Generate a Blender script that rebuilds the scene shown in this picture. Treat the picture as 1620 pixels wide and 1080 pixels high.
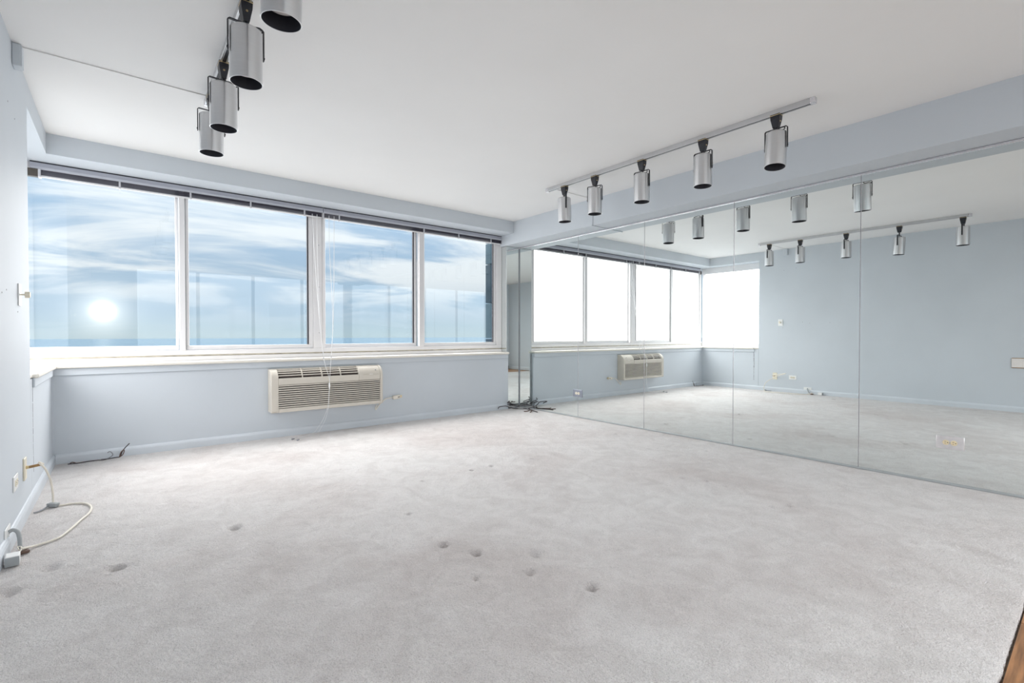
import bpy, bmesh, math, random
import numpy as np
from mathutils import Vector, Matrix

for o in list(bpy.data.objects):
    bpy.data.objects.remove(o)
scene = bpy.context.scene
col = scene.collection
random.seed(7)

# ------------------------------------------------------------------ camera
F_PX, YAW, PITCH, CAM_Z = 764.0, math.radians(38.91), math.radians(-0.8166), 1.0
fw = Vector((math.sin(YAW) * math.cos(PITCH), math.cos(YAW) * math.cos(PITCH), math.sin(PITCH)))
rt = Vector((math.cos(YAW), -math.sin(YAW), 0))
up = rt.cross(fw)
cam_data = bpy.data.cameras.new('camera')
cam_data.sensor_width = 36.0
cam_data.lens = F_PX / 1620 * 36.0
cam_data.clip_start = 0.02
cam_data.clip_end = 30000
cam = bpy.data.objects.new('camera', cam_data)
col.objects.link(cam)
cam.matrix_world = Matrix(((rt.x, up.x, -fw.x, 0), (rt.y, up.y, -fw.y, 0), (rt.z, up.z, -fw.z, CAM_Z), (0, 0, 0, 1)))
scene.camera = cam


def at(x, y, axis, v):
    """photo pixel -> point on the plane axis = v"""
    d = fw + rt * ((x - 810) / F_PX) - up * ((y - 540) / F_PX)
    i = 'XYZ'.index(axis)
    c = Vector((0, 0, CAM_Z))
    return c + d * ((v - c[i]) / d[i])


# ------------------------------------------------------------------ room measures (metres)
ZC = 2.486          # ceiling
ZSM = 2.196         # underside of the soffit over the mirrors
ZSW = 2.335         # underside of the soffit over the windows
YWS = 4.945         # face of window soffit
XMS = 4.02          # face of mirror soffit
XL = -0.424         # left wall
YW = 5.10           # wall under the windows
XM = 4.274          # mirror face
YB = -1.0           # back wall
YG = 5.285          # window glass
YF = 5.25           # window frame face
XF = -0.665         # side window frame face
SILL = 0.765
YC = 0.19           # carpet edge

# ------------------------------------------------------------------ view settings, world
vs = scene.view_settings
vs.view_transform = 'Standard'
vs.look = 'None'
vs.gamma = 1
vs.use_curve_mapping = False
vs.exposure = 0.28

SUN_DIR = (fw + rt * ((163 - 810) / F_PX) - up * ((492 - 540) / F_PX)).normalized()
world = bpy.data.worlds.new('sky')
scene.world = world
world.use_nodes = True
nt = world.node_tree
nt.nodes.clear()


def N(tree, kind, **kw):
    n = tree.nodes.new(kind)
    for k, v in kw.items():
        setattr(n, k, v)
    return n


def math_node(tree, op, a, b=None, clamp=False):
    n = N(tree, 'ShaderNodeMath', operation=op, use_clamp=clamp)
    for i, v in enumerate((a, b)):
        if v is None:
            continue
        if isinstance(v, (int, float)):
            n.inputs[i].default_value = v
        else:
            tree.links.new(v, n.inputs[i])
    return n.outputs[0]


def ramp(tree, fac, stops, interp='LINEAR'):
    n = N(tree, 'ShaderNodeValToRGB')
    n.color_ramp.interpolation = interp
    e = n.color_ramp.elements
    while len(e) < len(stops):
        e.new(0.5)
    for el, (p, c) in zip(e, stops):
        el.position = p
        el.color = (c[0], c[1], c[2], 1)
    if fac is not None:
        tree.links.new(fac, n.inputs[0])
    return n.outputs[0]


def mix_col(tree, fac, a, b, mode='MIX'):
    n = N(tree, 'ShaderNodeMix', data_type='RGBA', blend_type=mode)
    for sock, v in ((n.inputs[0], fac), (n.inputs[6], a), (n.inputs[7], b)):
        if isinstance(v, (int, float)):
            sock.default_value = v
        elif isinstance(v, tuple):
            sock.default_value = (v[0], v[1], v[2], 1)
        else:
            tree.links.new(v, sock)
    return n.outputs[2]


tc = N(nt, 'ShaderNodeTexCoord')
sep = N(nt, 'ShaderNodeSeparateXYZ')
nt.links.new(tc.outputs['Generated'], sep.inputs[0])
zc = math_node(nt, 'MAXIMUM', sep.outputs['Z'], 0.0)
den = math_node(nt, 'ADD', zc, 0.13)
cu = math_node(nt, 'DIVIDE', sep.outputs['X'], den)
cv = math_node(nt, 'DIVIDE', sep.outputs['Y'], den)
comb = N(nt, 'ShaderNodeCombineXYZ')
nt.links.new(math_node(nt, 'MULTIPLY', cu, 0.55), comb.inputs[0])
nt.links.new(math_node(nt, 'MULTIPLY', cv, 0.8), comb.inputs[1])
noise = N(nt, 'ShaderNodeTexNoise')
noise.inputs['Scale'].default_value = 1.15
noise.inputs['Detail'].default_value = 9
noise.inputs['Roughness'].default_value = 0.58
noise.inputs['Distortion'].default_value = 0.6
nt.links.new(comb.outputs[0], noise.inputs['Vector'])
clouds = ramp(nt, math_node(nt, 'ADD', noise.outputs[0], math_node(nt, 'MULTIPLY', sep.outputs['X'], 0.08)), [(0.43, (0, 0, 0)), (0.60, (1, 1, 1))], 'EASE')
low = N(nt, 'ShaderNodeMapRange')
low.interpolation_type = 'SMOOTHSTEP'
for i, v in enumerate((0.01, 0.12, 0.10, 1.0)):
    low.inputs[i + 1].default_value = v
nt.links.new(sep.outputs['Z'], low.inputs[0])
clouds = math_node(nt, 'MULTIPLY', clouds, low.outputs[0])
grad = ramp(nt, sep.outputs['Z'], [(0.0, (0.50, 0.64, 0.71)), (0.04, (0.42, 0.56, 0.69)), (0.16, (0.38, 0.53, 0.70)),
                                    (0.5, (0.42, 0.60, 0.80)), (1.0, (0.36, 0.54, 0.78))])
skyc = mix_col(nt, math_node(nt, 'MULTIPLY', clouds, 0.85), grad, (0.90, 0.93, 0.95))
# overcast law: the cloudy sky brightens steadily from the horizon towards the zenith
over = math_node(nt, 'ADD', 1.0, math_node(nt, 'MULTIPLY', zc, 1.3))
ov = N(nt, 'ShaderNodeCombineColor')
for i in range(3):
    nt.links.new(over, ov.inputs[i])
skyc = mix_col(nt, 1.0, skyc, ov.outputs[0], 'MULTIPLY')
dot = N(nt, 'ShaderNodeVectorMath', operation='DOT_PRODUCT')
dot.inputs[1].default_value = SUN_DIR
nt.links.new(tc.outputs['Generated'], dot.inputs[0])
dc = math_node(nt, 'MAXIMUM', dot.outputs['Value'], 0.0)
glow = math_node(nt, 'ADD', math_node(nt, 'MULTIPLY', math_node(nt, 'POWER', dc, 22000.0), 5.0),
                 math_node(nt, 'ADD', math_node(nt, 'MULTIPLY', math_node(nt, 'POWER', dc, 1800.0), 0.6),
                           math_node(nt, 'MULTIPLY', math_node(nt, 'POWER', dc, 120.0), 0.06)))
gl = N(nt, 'ShaderNodeCombineColor')
for i in range(3):
    nt.links.new(math_node(nt, 'MULTIPLY', glow, (1.0, 0.97, 0.9)[i]), gl.inputs[i])
total = mix_col(nt, 1.0, skyc, gl.outputs[0], 'ADD')
bg = N(nt, 'ShaderNodeBackground')
bg.inputs[1].default_value = 0.78
nt.links.new(total, bg.inputs[0])
wo = N(nt, 'ShaderNodeOutputWorld')
nt.links.new(bg.outputs[0], wo.inputs[0])

# ------------------------------------------------------------------ daylight in the window openings
DAY = 5.3        # radiance of the daylight entering each pane
DAY_FILL = 2.05   # fill radiance of the window added behind the camera


def daylight(name, centre, size_x, size_y, facing, strength=DAY):
    l = bpy.data.lights.new(name, 'AREA')
    l.shape = 'RECTANGLE'
    l.size = size_x
    l.size_y = size_y
    l.color = (1.0, 0.99, 0.975)
    l.energy = strength * math.pi * size_x * size_y
    # daylight falls in from the sky above, little of it rises from below
    l.use_nodes = True
    t = l.node_tree
    em = t.nodes['Emission']
    ge = N(t, 'ShaderNodeNewGeometry')
    sp = N(t, 'ShaderNodeSeparateXYZ')
    t.links.new(ge.outputs['Incoming'], sp.inputs[0])
    mr = N(t, 'ShaderNodeMapRange')
    mr.interpolation_type = 'SMOOTHSTEP'
    for i, v in enumerate((-0.85, 0.65, 1.22, 0.12)):
        mr.inputs[i + 1].default_value = v
    t.links.new(sp.outputs['Z'], mr.inputs[0])
    t.links.new(mr.outputs[0], em.inputs['Strength'])
    o = bpy.data.objects.new(name, l)
    col.objects.link(o)
    o.location = centre
    o.rotation_euler = Vector(facing).to_track_quat('-Z', 'Y').to_euler()
    return o


# ------------------------------------------------------------------ materials
def material(name, color=(0.8, 0.8, 0.8), rough=0.5, metal=0.0, **kw):
    m = bpy.data.materials.new(name)
    m.use_nodes = True
    b = m.node_tree.nodes['Principled BSDF']
    b.inputs['Base Color'].default_value = (*color, 1)
    b.inputs['Roughness'].default_value = rough
    b.inputs['Metallic'].default_value = metal
    for k, v in kw.items():
        b.inputs[k].default_value = v
    return m


def add_noise(m, scale, amount, bump=0.0, bscale=None, detail=4, dist=0.002, c2=None, stretch=None):
    """multiply the colour by a soft noise and add fine relief"""
    t = m.node_tree
    b = t.nodes['Principled BSDF']
    c = tuple(b.inputs['Base Color'].default_value)[:3]
    co = N(t, 'ShaderNodeTexCoord')
    vec = co.outputs['Object']
    if stretch:
        mp = N(t, 'ShaderNodeMapping')
        mp.inputs['Scale'].default_value = stretch
        t.links.new(vec, mp.inputs[0])
        vec = mp.outputs[0]
    if amount:
        n = N(t, 'ShaderNodeTexNoise')
        n.inputs['Scale'].default_value = scale
        n.inputs['Detail'].default_value = detail
        t.links.new(vec, n.inputs['Vector'])
        lo = c2 or tuple(v * (1 - amount) for v in c)
        hi = tuple(min(1, v * (1 + amount)) for v in c)
        t.links.new(ramp(t, n.outputs[0], [(0.3, lo), (0.7, hi)]), b.inputs['Base Color'])
    if bump:
        n2 = N(t, 'ShaderNodeTexNoise')
        n2.inputs['Scale'].default_value = bscale or scale
        n2.inputs['Detail'].default_value = 3
        t.links.new(vec, n2.inputs['Vector'])
        bp = N(t, 'ShaderNodeBump')
        bp.inputs['Strength'].default_value = bump
        bp.inputs['Distance'].default_value = dist
        t.links.new(n2.outputs[0], bp.inputs['Height'])
        t.links.new(bp.outputs[0], b.inputs['Normal'])
    return m


M = {}
M['wall'] = add_noise(material('blue_grey_paint', (0.60, 0.641, 0.685), 0.6, **{'Specular IOR Level': 0.25}), 1.3, 0.03, 0.12, 60)
M['ceiling'] = add_noise(material('white_ceiling_paint', (0.87, 0.863, 0.855), 0.8), 1.5, 0.015, 0.1, 50)
M['base'] = add_noise(material('baseboard_paint', (0.635, 0.675, 0.72), 0.4), 3, 0.04)
M['white_alu'] = add_noise(material('white_window_frame', (0.74, 0.73, 0.74), 0.35), 8, 0.012)
M['sill'] = add_noise(material('ivory_sill', (0.83, 0.79, 0.72), 0.4), 6, 0.03)
M['gasket'] = add_noise(material('black_gasket', (0.025, 0.025, 0.035), 0.5), 20, 0.2)
M['caulk'] = add_noise(material('stained_caulk', (0.50, 0.46, 0.38), 0.7), 15, 0.25)
M['blind'] = add_noise(material('lavender_grey_blind', (0.40, 0.41, 0.47), 0.4), 8, 0.04)
M['slat'] = add_noise(material('dark_lavender_slat', (0.10, 0.095, 0.13), 0.4), 8, 0.1)
M['valance'] = add_noise(material('pale_lavender_valance', (0.52, 0.53, 0.58), 0.35), 8, 0.04)
M['rail_white'] = add_noise(material('white_blind_rail', (0.72, 0.71, 0.72), 0.4), 8, 0.05)
M['clip'] = add_noise(material('clear_plastic_clip', (0.55, 0.55, 0.58), 0.2), 30, 0.12)
M['brown_plastic'] = add_noise(material('brown_bracket', (0.07, 0.06, 0.05), 0.5), 20, 0.2)
M['string'] = add_noise(material('white_cord', (0.85, 0.85, 0.86), 0.6), 40, 0.05)
M['ac'] = add_noise(material('beige_plastic', (0.62, 0.575, 0.505), 0.45), 9, 0.03, 0.05, 200)
M['ac_dark'] = add_noise(material('dark_interior', (0.06, 0.045, 0.04), 0.7), 20, 0.2)
M['black'] = add_noise(material('black_metal', (0.012, 0.012, 0.018), 0.4), 30, 0.2)
M['baffle'] = add_noise(material('black_baffle', (0.012, 0.012, 0.02), 0.6), 30, 0.2)
M['bulb'] = material('reflector_bulb', (0.75, 0.72, 0.70), 0.25)
add_noise(M['bulb'], 20, 0.04)
M['brass'] = add_noise(material('brass', (0.75, 0.6, 0.35), 0.3, 1.0), 30, 0.1)
M['track'] = add_noise(material('aluminium_track', (0.62, 0.62, 0.63), 0.35, 0.85), 12, 0.03)
M['plate_white'] = add_noise(material('white_plate', (0.82, 0.82, 0.81), 0.4), 20, 0.03)
M['ivory'] = add_noise(material('ivory_plastic', (0.80, 0.74, 0.60), 0.4), 20, 0.03)
M['yellowed'] = add_noise(material('yellowed_plastic', (0.74, 0.63, 0.42), 0.4), 20, 0.06)
M['frost'] = add_noise(material('frosted_plate', (0.78, 0.76, 0.77), 0.35, 0.75), 25, 0.08)
M['frosted_white'] = add_noise(material('off_white_cover', (0.80, 0.76, 0.735), 0.5), 20, 0.05)
M['grey_plate'] = add_noise(material('grey_plate', (0.30, 0.32, 0.38), 0.3, 0.4), 20, 0.05)
M['grey_plastic'] = add_noise(material('grey_plastic', (0.36, 0.38, 0.39), 0.5), 20, 0.05)
M['coax'] = add_noise(material('ivory_coax_cable', (0.78, 0.73, 0.64), 0.5), 30, 0.05)
M['grey_cord'] = add_noise(material('grey_cord', (0.28, 0.29, 0.31), 0.5), 30, 0.1)
M['dark_cord'] = add_noise(material('dark_cord', (0.05, 0.04, 0.045), 0.5), 30, 0.25)
M['brown_cord'] = add_noise(material('brown_cord', (0.12, 0.07, 0.05), 0.5), 30, 0.25)
M['copper'] = add_noise(material('brown_connector', (0.34, 0.21, 0.09), 0.4, 0.3), 60, 0.3)
M['joint'] = add_noise(material('dark_joint', (0.10, 0.09, 0.11), 0.7), 20, 0.2)
M['chrome'] = add_noise(material('satin_channel', (0.74, 0.73, 0.76), 0.25, 0.7), 20, 0.03)
M['concrete'] = add_noise(material('exterior_stone', (0.13, 0.155, 0.165), 0.6), 4, 0.25)
M['concrete_light'] = add_noise(material('exterior_stone_light', (0.30, 0.34, 0.335), 0.6), 4, 0.15)
M['subfloor'] = add_noise(material('subfloor', (0.35, 0.30, 0.25), 0.8), 4, 0.1)
M['crack'] = material('crack_dark', (0.16, 0.15, 0.17), 0.9)  # dark colour of the crack strips
add_noise(M['crack'], 40, 0.3)
M['hole'] = add_noise(material('nail_hole_filler', (0.22, 0.23, 0.25), 0.9), 60, 0.3)

# brushed cylinder metal
m = material('brushed_aluminium', (0.68, 0.68, 0.69), 0.33, 1.0)
b = m.node_tree.nodes['Principled BSDF']
b.inputs['Anisotropic'].default_value = 0.92
b.inputs['Anisotropic Rotation'].default_value = 0.25
tg = N(m.node_tree, 'ShaderNodeTangent', direction_type='RADIAL', axis='Z')
m.node_tree.links.new(tg.outputs[0], b.inputs['Tangent'])
add_noise(m, 3, 0.03, 0.06, 3, stretch=(1, 1, 140), dist=0.0006)
M['brushed'] = m

# mirror
m = material('mirror_glass', (0.86, 0.90, 0.895), 0.0, 1.0)
M['mirror'] = m
M['mirror_edge'] = add_noise(material('mirror_edge', (0.62, 0.68, 0.68), 0.2), 20, 0.05)

# window glass: clear pane with the reflection of a double glazed unit
m = bpy.data.materials.new('window_glass')
m.use_nodes = True
t = m.node_tree
t.nodes.clear()
tr = N(t, 'ShaderNodeBsdfTransparent')
tr.inputs[0].default_value = (0.97, 0.985, 0.985, 1)
gs = N(t, 'ShaderNodeBsdfGlossy')
gs.inputs['Roughness'].default_value = 0.0
gs.inputs[0].default_value = (0.9, 0.95, 1.0, 1)
fr = N(t, 'ShaderNodeFresnel')
fr.inputs[0].default_value = 1.45
fac = math_node(t, 'ADD', math_node(t, 'MULTIPLY', fr.outputs[0], 1.0), 0.008, True)
mx = N(t, 'ShaderNodeMixShader')
t.links.new(fac, mx.inputs[0])
t.links.new(tr.outputs[0], mx.inputs[1])
t.links.new(gs.outputs[0], mx.inputs[2])
out = N(t, 'ShaderNodeOutputMaterial')
t.links.new(mx.outputs[0], out.inputs[0])
M['glass'] = m

# carpet
m = material('grey_white_pile', (0.66, 0.635, 0.63), 0.95)
t = m.node_tree
b = t.nodes['Principled BSDF']
b.inputs['Sheen Weight'].default_value = 0.25
b.inputs['Sheen Roughness'].default_value = 0.6
b.inputs['Specular IOR Level'].default_value = 0.1
co = N(t, 'ShaderNodeTexCoord')


def tnoise(scale, detail, rough=0.5, dist=0.0):
    n = N(t, 'ShaderNodeTexNoise')
    n.inputs['Scale'].default_value = scale
    n.inputs['Detail'].default_value = detail
    n.inputs['Roughness'].default_value = rough
    n.inputs['Distortion'].default_value = dist
    t.links.new(co.outputs['Object'], n.inputs['Vector'])
    return n.outputs[0]


big = ramp(t, tnoise(0.9, 5, 0.55, 0.4), [(0.33, (0.80, 0.74, 0.72)), (0.50, (0.92, 0.88, 0.865)), (0.7, (0.95, 0.925, 0.91))])
mid = ramp(t, tnoise(6, 7, 0.68, 1.0), [(0.34, (0.865, 0.855, 0.85)), (0.60, (1, 1, 1))])
fine = ramp(t, tnoise(210, 4, 0.75), [(0.34, (0.72, 0.715, 0.71)), (0.54, (1.0, 1.0, 1.0))])
c1 = mix_col(t, 1.0, big, mid, 'MULTIPLY')
c1 = mix_col(t, 1.0, c1, fine, 'MULTIPLY')
t.links.new(c1, b.inputs['Base Color'])
h = math_node(t, 'ADD', math_node(t, 'MULTIPLY', tnoise(230, 3, 0.7), 0.5),
              math_node(t, 'ADD', math_node(t, 'MULTIPLY', tnoise(24, 5, 0.62, 0.5), 1.0), math_node(t, 'MULTIPLY', tnoise(80, 3, 0.6, 0.5), 0.7)))
bp = N(t, 'ShaderNodeBump')
bp.inputs['Strength'].default_value = 1.0
bp.inputs['Distance'].default_value = 0.016
t.links.new(h, bp.inputs['Height'])
t.links.new(bp.outputs[0], b.inputs['Normal'])
M['carpet'] = m

# wood
for i, c in enumerate(((0.38, 0.19, 0.085), (0.46, 0.24, 0.11), (0.33, 0.16, 0.07))):
    m = material('walnut_stained_oak', c, 0.3)
    add_noise(m, 5, 0.45, 0.1, 40, 8, stretch=(1.2, 14, 14))
    M['wood%d' % i] = m

# lake water
m = material('lake_water', (0.12, 0.30, 0.38), 0.25)
add_noise(m, 0.02, 0.25, 0.3, 0.05, dist=1.0)
M['water'] = m


# ------------------------------------------------------------------ mesh helpers
class MB:
    def __init__(self):
        self.v, self.f, self.mi = [], [], []

    def box(self, x0, x1, y0, y1, z0, z1, mi=0):
        b = len(self.v)
        self.v += [(x, y, z) for z in (z0, z1) for y in (y0, y1) for x in (x0, x1)]
        for q in ((0, 2, 3, 1), (4, 5, 7, 6), (0, 1, 5, 4), (2, 6, 7, 3), (0, 4, 6, 2), (1, 3, 7, 5)):
            self.f.append([b + i for i in q])
            self.mi.append(mi)
        return self

    def poly(self, pts, mi=0):
        b = len(self.v)
        self.v += [tuple(p) for p in pts]
        self.f.append(list(range(b, b + len(pts))))
        self.mi.append(mi)
        return self

    def prism(self, prof, a0, a1, axis='X', mi=0):
        """closed profile extruded along an axis; prof points are the other two coordinates"""
        def put(p, a):
            return {'X': (a, p[0], p[1]), 'Y': (p[0], a, p[1]), 'Z': (p[0], p[1], a)}[axis]
        b, n = len(self.v), len(prof)
        self.v += [put(p, a0) for p in prof] + [put(p, a1) for p in prof]
        self.f.append([b + i for i in range(n)][::-1])
        self.f.append([b + n + i for i in range(n)])
        for i in range(n):
            j = (i + 1) % n
            self.f.append([b + i, b + j, b + n + j, b + n + i])
        self.mi += [mi] * (n + 2)
        return self

    def lathe(self, prof, seg=32, cap0=False, cap1=False, mi=0):
        b = len(self.v)
        for r, z in prof:
            for k in range(seg):
                a = 2 * math.pi * k / seg
                self.v.append((r * math.cos(a), r * math.sin(a), z))
        for i in range(len(prof) - 1):
            for k in range(seg):
                k2 = (k + 1) % seg
                self.f.append([b + i * seg + k, b + i * seg + k2, b + (i + 1) * seg + k2, b + (i + 1) * seg + k])
                self.mi.append(mi)
        if cap0:
            self.f.append([b + k for k in range(seg)][::-1])
            self.mi.append(mi)
        if cap1:
            self.f.append([b + (len(prof) - 1) * seg + k for k in range(seg)])
            self.mi.append(mi)
        return self

    def tube(self, pts, r, seg=8, smooth=6, mi=0):
        pts = [Vector(p) for p in pts]
        if smooth > 1 and len(pts) > 2:
            q = [pts[0] * 2 - pts[1]] + pts + [pts[-1] * 2 - pts[-2]]
            path = []
            for i in range(1, len(q) - 2):
                p0, p1, p2, p3 = q[i - 1:i + 3]
                for k in range(smooth):
                    u = k / smooth
                    path.append(0.5 * (2 * p1 + (p2 - p0) * u + (2 * p0 - 5 * p1 + 4 * p2 - p3) * u * u + (3 * p1 - p0 - 3 * p2 + p3) * u ** 3))
            path.append(pts[-1])
        else:
            path = pts
        b = len(self.v)
        nrm = None
        for i, p in enumerate(path):
            tan = (path[min(i + 1, len(path) - 1)] - path[max(i - 1, 0)])
            if tan.length < 1e-9:
                tan = Vector((0, 0, 1))
            tan.normalize()
            if nrm is None:
                nrm = tan.orthogonal().normalized()
            else:
                nrm = (nrm - tan * nrm.dot(tan))
                nrm = nrm.normalized() if nrm.length > 1e-6 else tan.orthogonal().normalized()
            bn = tan.cross(nrm)
            rr = r(i / (len(path) - 1)) if callable(r) else r
            for k in range(seg):
                a = 2 * math.pi * k / seg
                self.v.append(tuple(p + nrm * (rr * math.cos(a)) + bn * (rr * math.sin(a))))
        L = len(path)
        for i in range(L - 1):
            for k in range(seg):
                k2 = (k + 1) % seg
                self.f.append([b + i * seg + k, b + i * seg + k2, b + (i + 1) * seg + k2, b + (i + 1) * seg + k])
                self.mi.append(mi)
        self.f.append([b + k for k in range(seg)][::-1])
        self.f.append([b + (L - 1) * seg + k for k in range(seg)])
        self.mi += [mi, mi]
        return self

    def xform(self, mat, start=0):
        for i in range(start, len(self.v)):
            self.v[i] = tuple(mat @ Vector(self.v[i]))
        return self

    def build(self, name, mats, parent=None, bevel=0.0, smooth=None, bseg=2):
        me = bpy.data.meshes.new(name)
        me.from_pydata(self.v, [], self.f)
        if not isinstance(mats, (list, tuple)):
            mats = [mats]
        for k in mats:
            me.materials.append(M[k])
        for p, mi in zip(me.polygons, self.mi):
            p.material_index = mi
        bm = bmesh.new()
        bm.from_mesh(me)
        bmesh.ops.recalc_face_normals(bm, faces=bm.faces)
        bm.to_mesh(me)
        bm.free()
        if smooth:
            for p in me.polygons:
                p.use_smooth = True
            me.set_sharp_from_angle(angle=math.radians(smooth))
        o = bpy.data.objects.new(name, me)
        col.objects.link(o)
        if parent:
            o.parent = parent
            o.matrix_parent_inverse = Matrix.Translation(parent.location).inverted() if not parent.parent else Matrix.Identity(4)
        if bevel:
            md = o.modifiers.new('bevel', 'BEVEL')
            md.width = bevel
            md.segments = bseg
            md.limit_method = 'ANGLE'
            if smooth is None:
                for p in me.polygons:
                    p.use_smooth = True
                me.set_sharp_from_angle(angle=math.radians(50))
        return o


def tag(o, label=None, cat=None, group=None, kind=None):
    if label:
        o['label'] = label
    if cat:
        o['category'] = cat
    if group:
        o['group'] = group
    if kind:
        o['kind'] = kind
    return o


def empty(name, loc):
    o = bpy.data.objects.new(name, None)
    o.empty_display_size = 0.05
    col.objects.link(o)
    o.location = loc
    return o


def struct(name, mb, mats, label, cat, bevel=0.0):
    return tag(mb.build(name, mats, bevel=bevel), label, cat, kind='structure')


# ------------------------------------------------------------------ the setting
XR = XM + 0.25
struct('ceiling', MB().box(XL - 0.4, XR, YB - 0.2, YW + 0.4, ZC, ZC + 0.2), 'ceiling', 'smooth white painted ceiling over the whole room', 'ceiling')
XP, YPF = 4.05, 5.135     # mirrored corner pilaster: left face, front face
# left wall: solid pier, low wall under the side window, lintel above it (one wall)
YP = 4.0
mb = MB()
mb.box(XL - 0.3, XL, YB - 0.2, YP, -0.05, ZC)
wall_left = struct('wall_left', mb, 'wall', 'pale blue-grey left wall with side window opening at the corner', 'wall')
MB().box(XL - 0.3, XL, YP + 0.003, YW, -0.05, SILL - 0.03).build('low_wall', 'wall', wall_left)
MB().box(XL - 0.3, XL, YP, YW, ZSW, ZC).build('lintel', 'wall', wall_left)
mb = MB()
mb.box(XL - 0.3, XP - 0.001, YW, YW + 0.3, -0.05, SILL - 0.03)
wall_win = struct('wall_window', mb, 'wall', 'pale blue-grey low wall under the long row of windows', 'wall')
struct('trim_1', MB().box(XL, XMS, YWS, YW + 0.3, ZSW, ZC), 'wall', 'painted soffit beam running above the row of windows', 'soffit')
struct('trim_2', MB().box(XMS, XR, YB, YW + 0.3, ZSM, ZC), 'wall', 'painted soffit beam projecting over the mirrored wall', 'soffit')
# left return of the window soffit above the corner
struct('trim_3', MB().box(XL - 0.3, XL, YW, YW + 0.3, ZSW, ZC), 'wall', 'short soffit block over the window corner', 'soffit')
WX0, WX1, WZ0, WZ1 = 0.20, 4.20, 0.10, 2.30      # opening of the fill window added behind the camera
mb = MB()
mb.box(XL, WX0, YB - 0.2, YB, -0.05, ZC)
mb.box(WX1, XR, YB - 0.2, YB, -0.05, ZC)
mb.box(WX0, WX1, YB - 0.2, YB, -0.05, WZ0)
mb.box(WX0, WX1, YB - 0.2, YB, WZ1, ZC)
struct('wall_back', mb, 'wall', 'blue-grey wall behind the camera, seen in the corner mirror strips', 'wall')

# right wall: backing, mirror panels and channels
wall_right = struct('wall_right', MB().box(XM + 0.008, XR, YB, YW + 0.3, -0.05, ZSM), 'joint', 'wall covered by tall frameless mirror panels', 'wall')
joints = [at(px, 600, 'X', XM).y for px in (914.5, 1019, 1160, 1359.5)]
step = (joints[0] - joints[3]) / 3
edges = [YW + 0.035] + joints + [joints[3] - step, joints[3] - 2 * step, YB]
for i in range(len(edges) - 1):
    y1, y0 = edges[i] - 0.0012, edges[i + 1] + 0.0012
    if y1 - y0 < 0.02:
        continue
    mb = MB()
    mb.box(XM, XM + 0.006, y0, y1, 0.012, ZSM - 0.014, 1)
    for k, f in enumerate(mb.f):
        if all(abs(mb.v[i_][0] - XM) < 1e-6 for i_ in f):
            mb.mi[k] = 0
    mb.build('mirror_panel', ['mirror', 'mirror_edge'], wall_right)
    if i:
        MB().box(XM - 0.0012, XM + 0.007, y1 - 0.0012, y1 + 0.0012, 0.014, ZSM - 0.016).build('mirror_joint', 'chrome', wall_right)
        MB().box(XM - 0.0012, XM + 0.007, y1 + 0.0013, y1 + 0.0036, 0.014, ZSM - 0.016).build('joint_dark_strip', 'joint', wall_right)  # solid dark half of the joint line
MB().box(XM - 0.010, XM + 0.007, YB, YW + 0.03, ZSM - 0.016, ZSM - 0.002).build('top_channel', 'chrome', wall_right, 0.002)
MB().box(XM - 0.012, XM + 0.007, YB, YW + 0.03, 0.0, 0.014).build('bottom_channel', 'grey_plastic', wall_right, 0.003)

# mirrored corner pilaster
pil = struct('wall_corner', MB().box(XP + 0.006, XM + 0.008, YPF + 0.006, YW + 0.3, -0.05, ZSM), 'joint', 'narrow mirror-clad pilaster in the corner beside the windows', 'wall')
mb = MB().box(XP + 0.0005, XM - 0.002, YPF, YPF + 0.005, 0.012, ZSM - 0.004, 1)
mb.mi[2] = 0
mb.build('mirror_panel', ['mirror', 'mirror_edge'], pil)
mb = MB().box(XP, XP + 0.005, YPF + 0.006, YF, SILL + 0.002, ZSM - 0.004, 1)
mb.mi[4] = 0
mb.build('mirror_panel', ['mirror', 'mirror_edge'], pil)
MB().box(XP - 0.0005, XP + 0.012, YPF - 0.004, YPF - 0.0002, 0.0, SILL - 0.035).build('edge_strip', 'grey_cord', pil)
MB().box(XM - 0.010, XM - 0.0005, YPF - 0.006, YPF + 0.001, 0.012, ZSM - 0.004).build('corner_strip', 'grey_cord', pil)
MB().box(XP, XM - 0.002, YPF - 0.006, YPF + 0.004, 0.0, 0.012).build('bottom_channel', 'chrome', pil)

# baseboards
bprof = [(0, 0), (0.016, 0), (0.016, 0.05), (0.013, 0.062), (0.006, 0.072), (0, 0.074)]
mb = MB().prism([(YW - p[0], p[1] - 0.01 if i < 2 else p[1]) for i, p in enumerate(bprof)], XL + 0.016, XP - 0.014, 'X')
struct('baseboard_window', mb, 'base', 'low painted baseboard under the windows', 'baseboard')
mb = MB().prism([(XL + p[0], p[1] - 0.01 if i < 2 else p[1]) for i, p in enumerate(bprof)], YB + 0.02, YW, 'Y')
struct('baseboard_left', mb, 'base', 'low painted baseboard along the left wall', 'baseboard')
mb = MB().box(XL + 0.02, XM - 0.02, YB, YB + 0.016, -0.015, 0.08)
struct('baseboard_back', mb, 'brown_cord', 'dark baseboard of the wall behind the camera', 'baseboard', 0.004)

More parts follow.
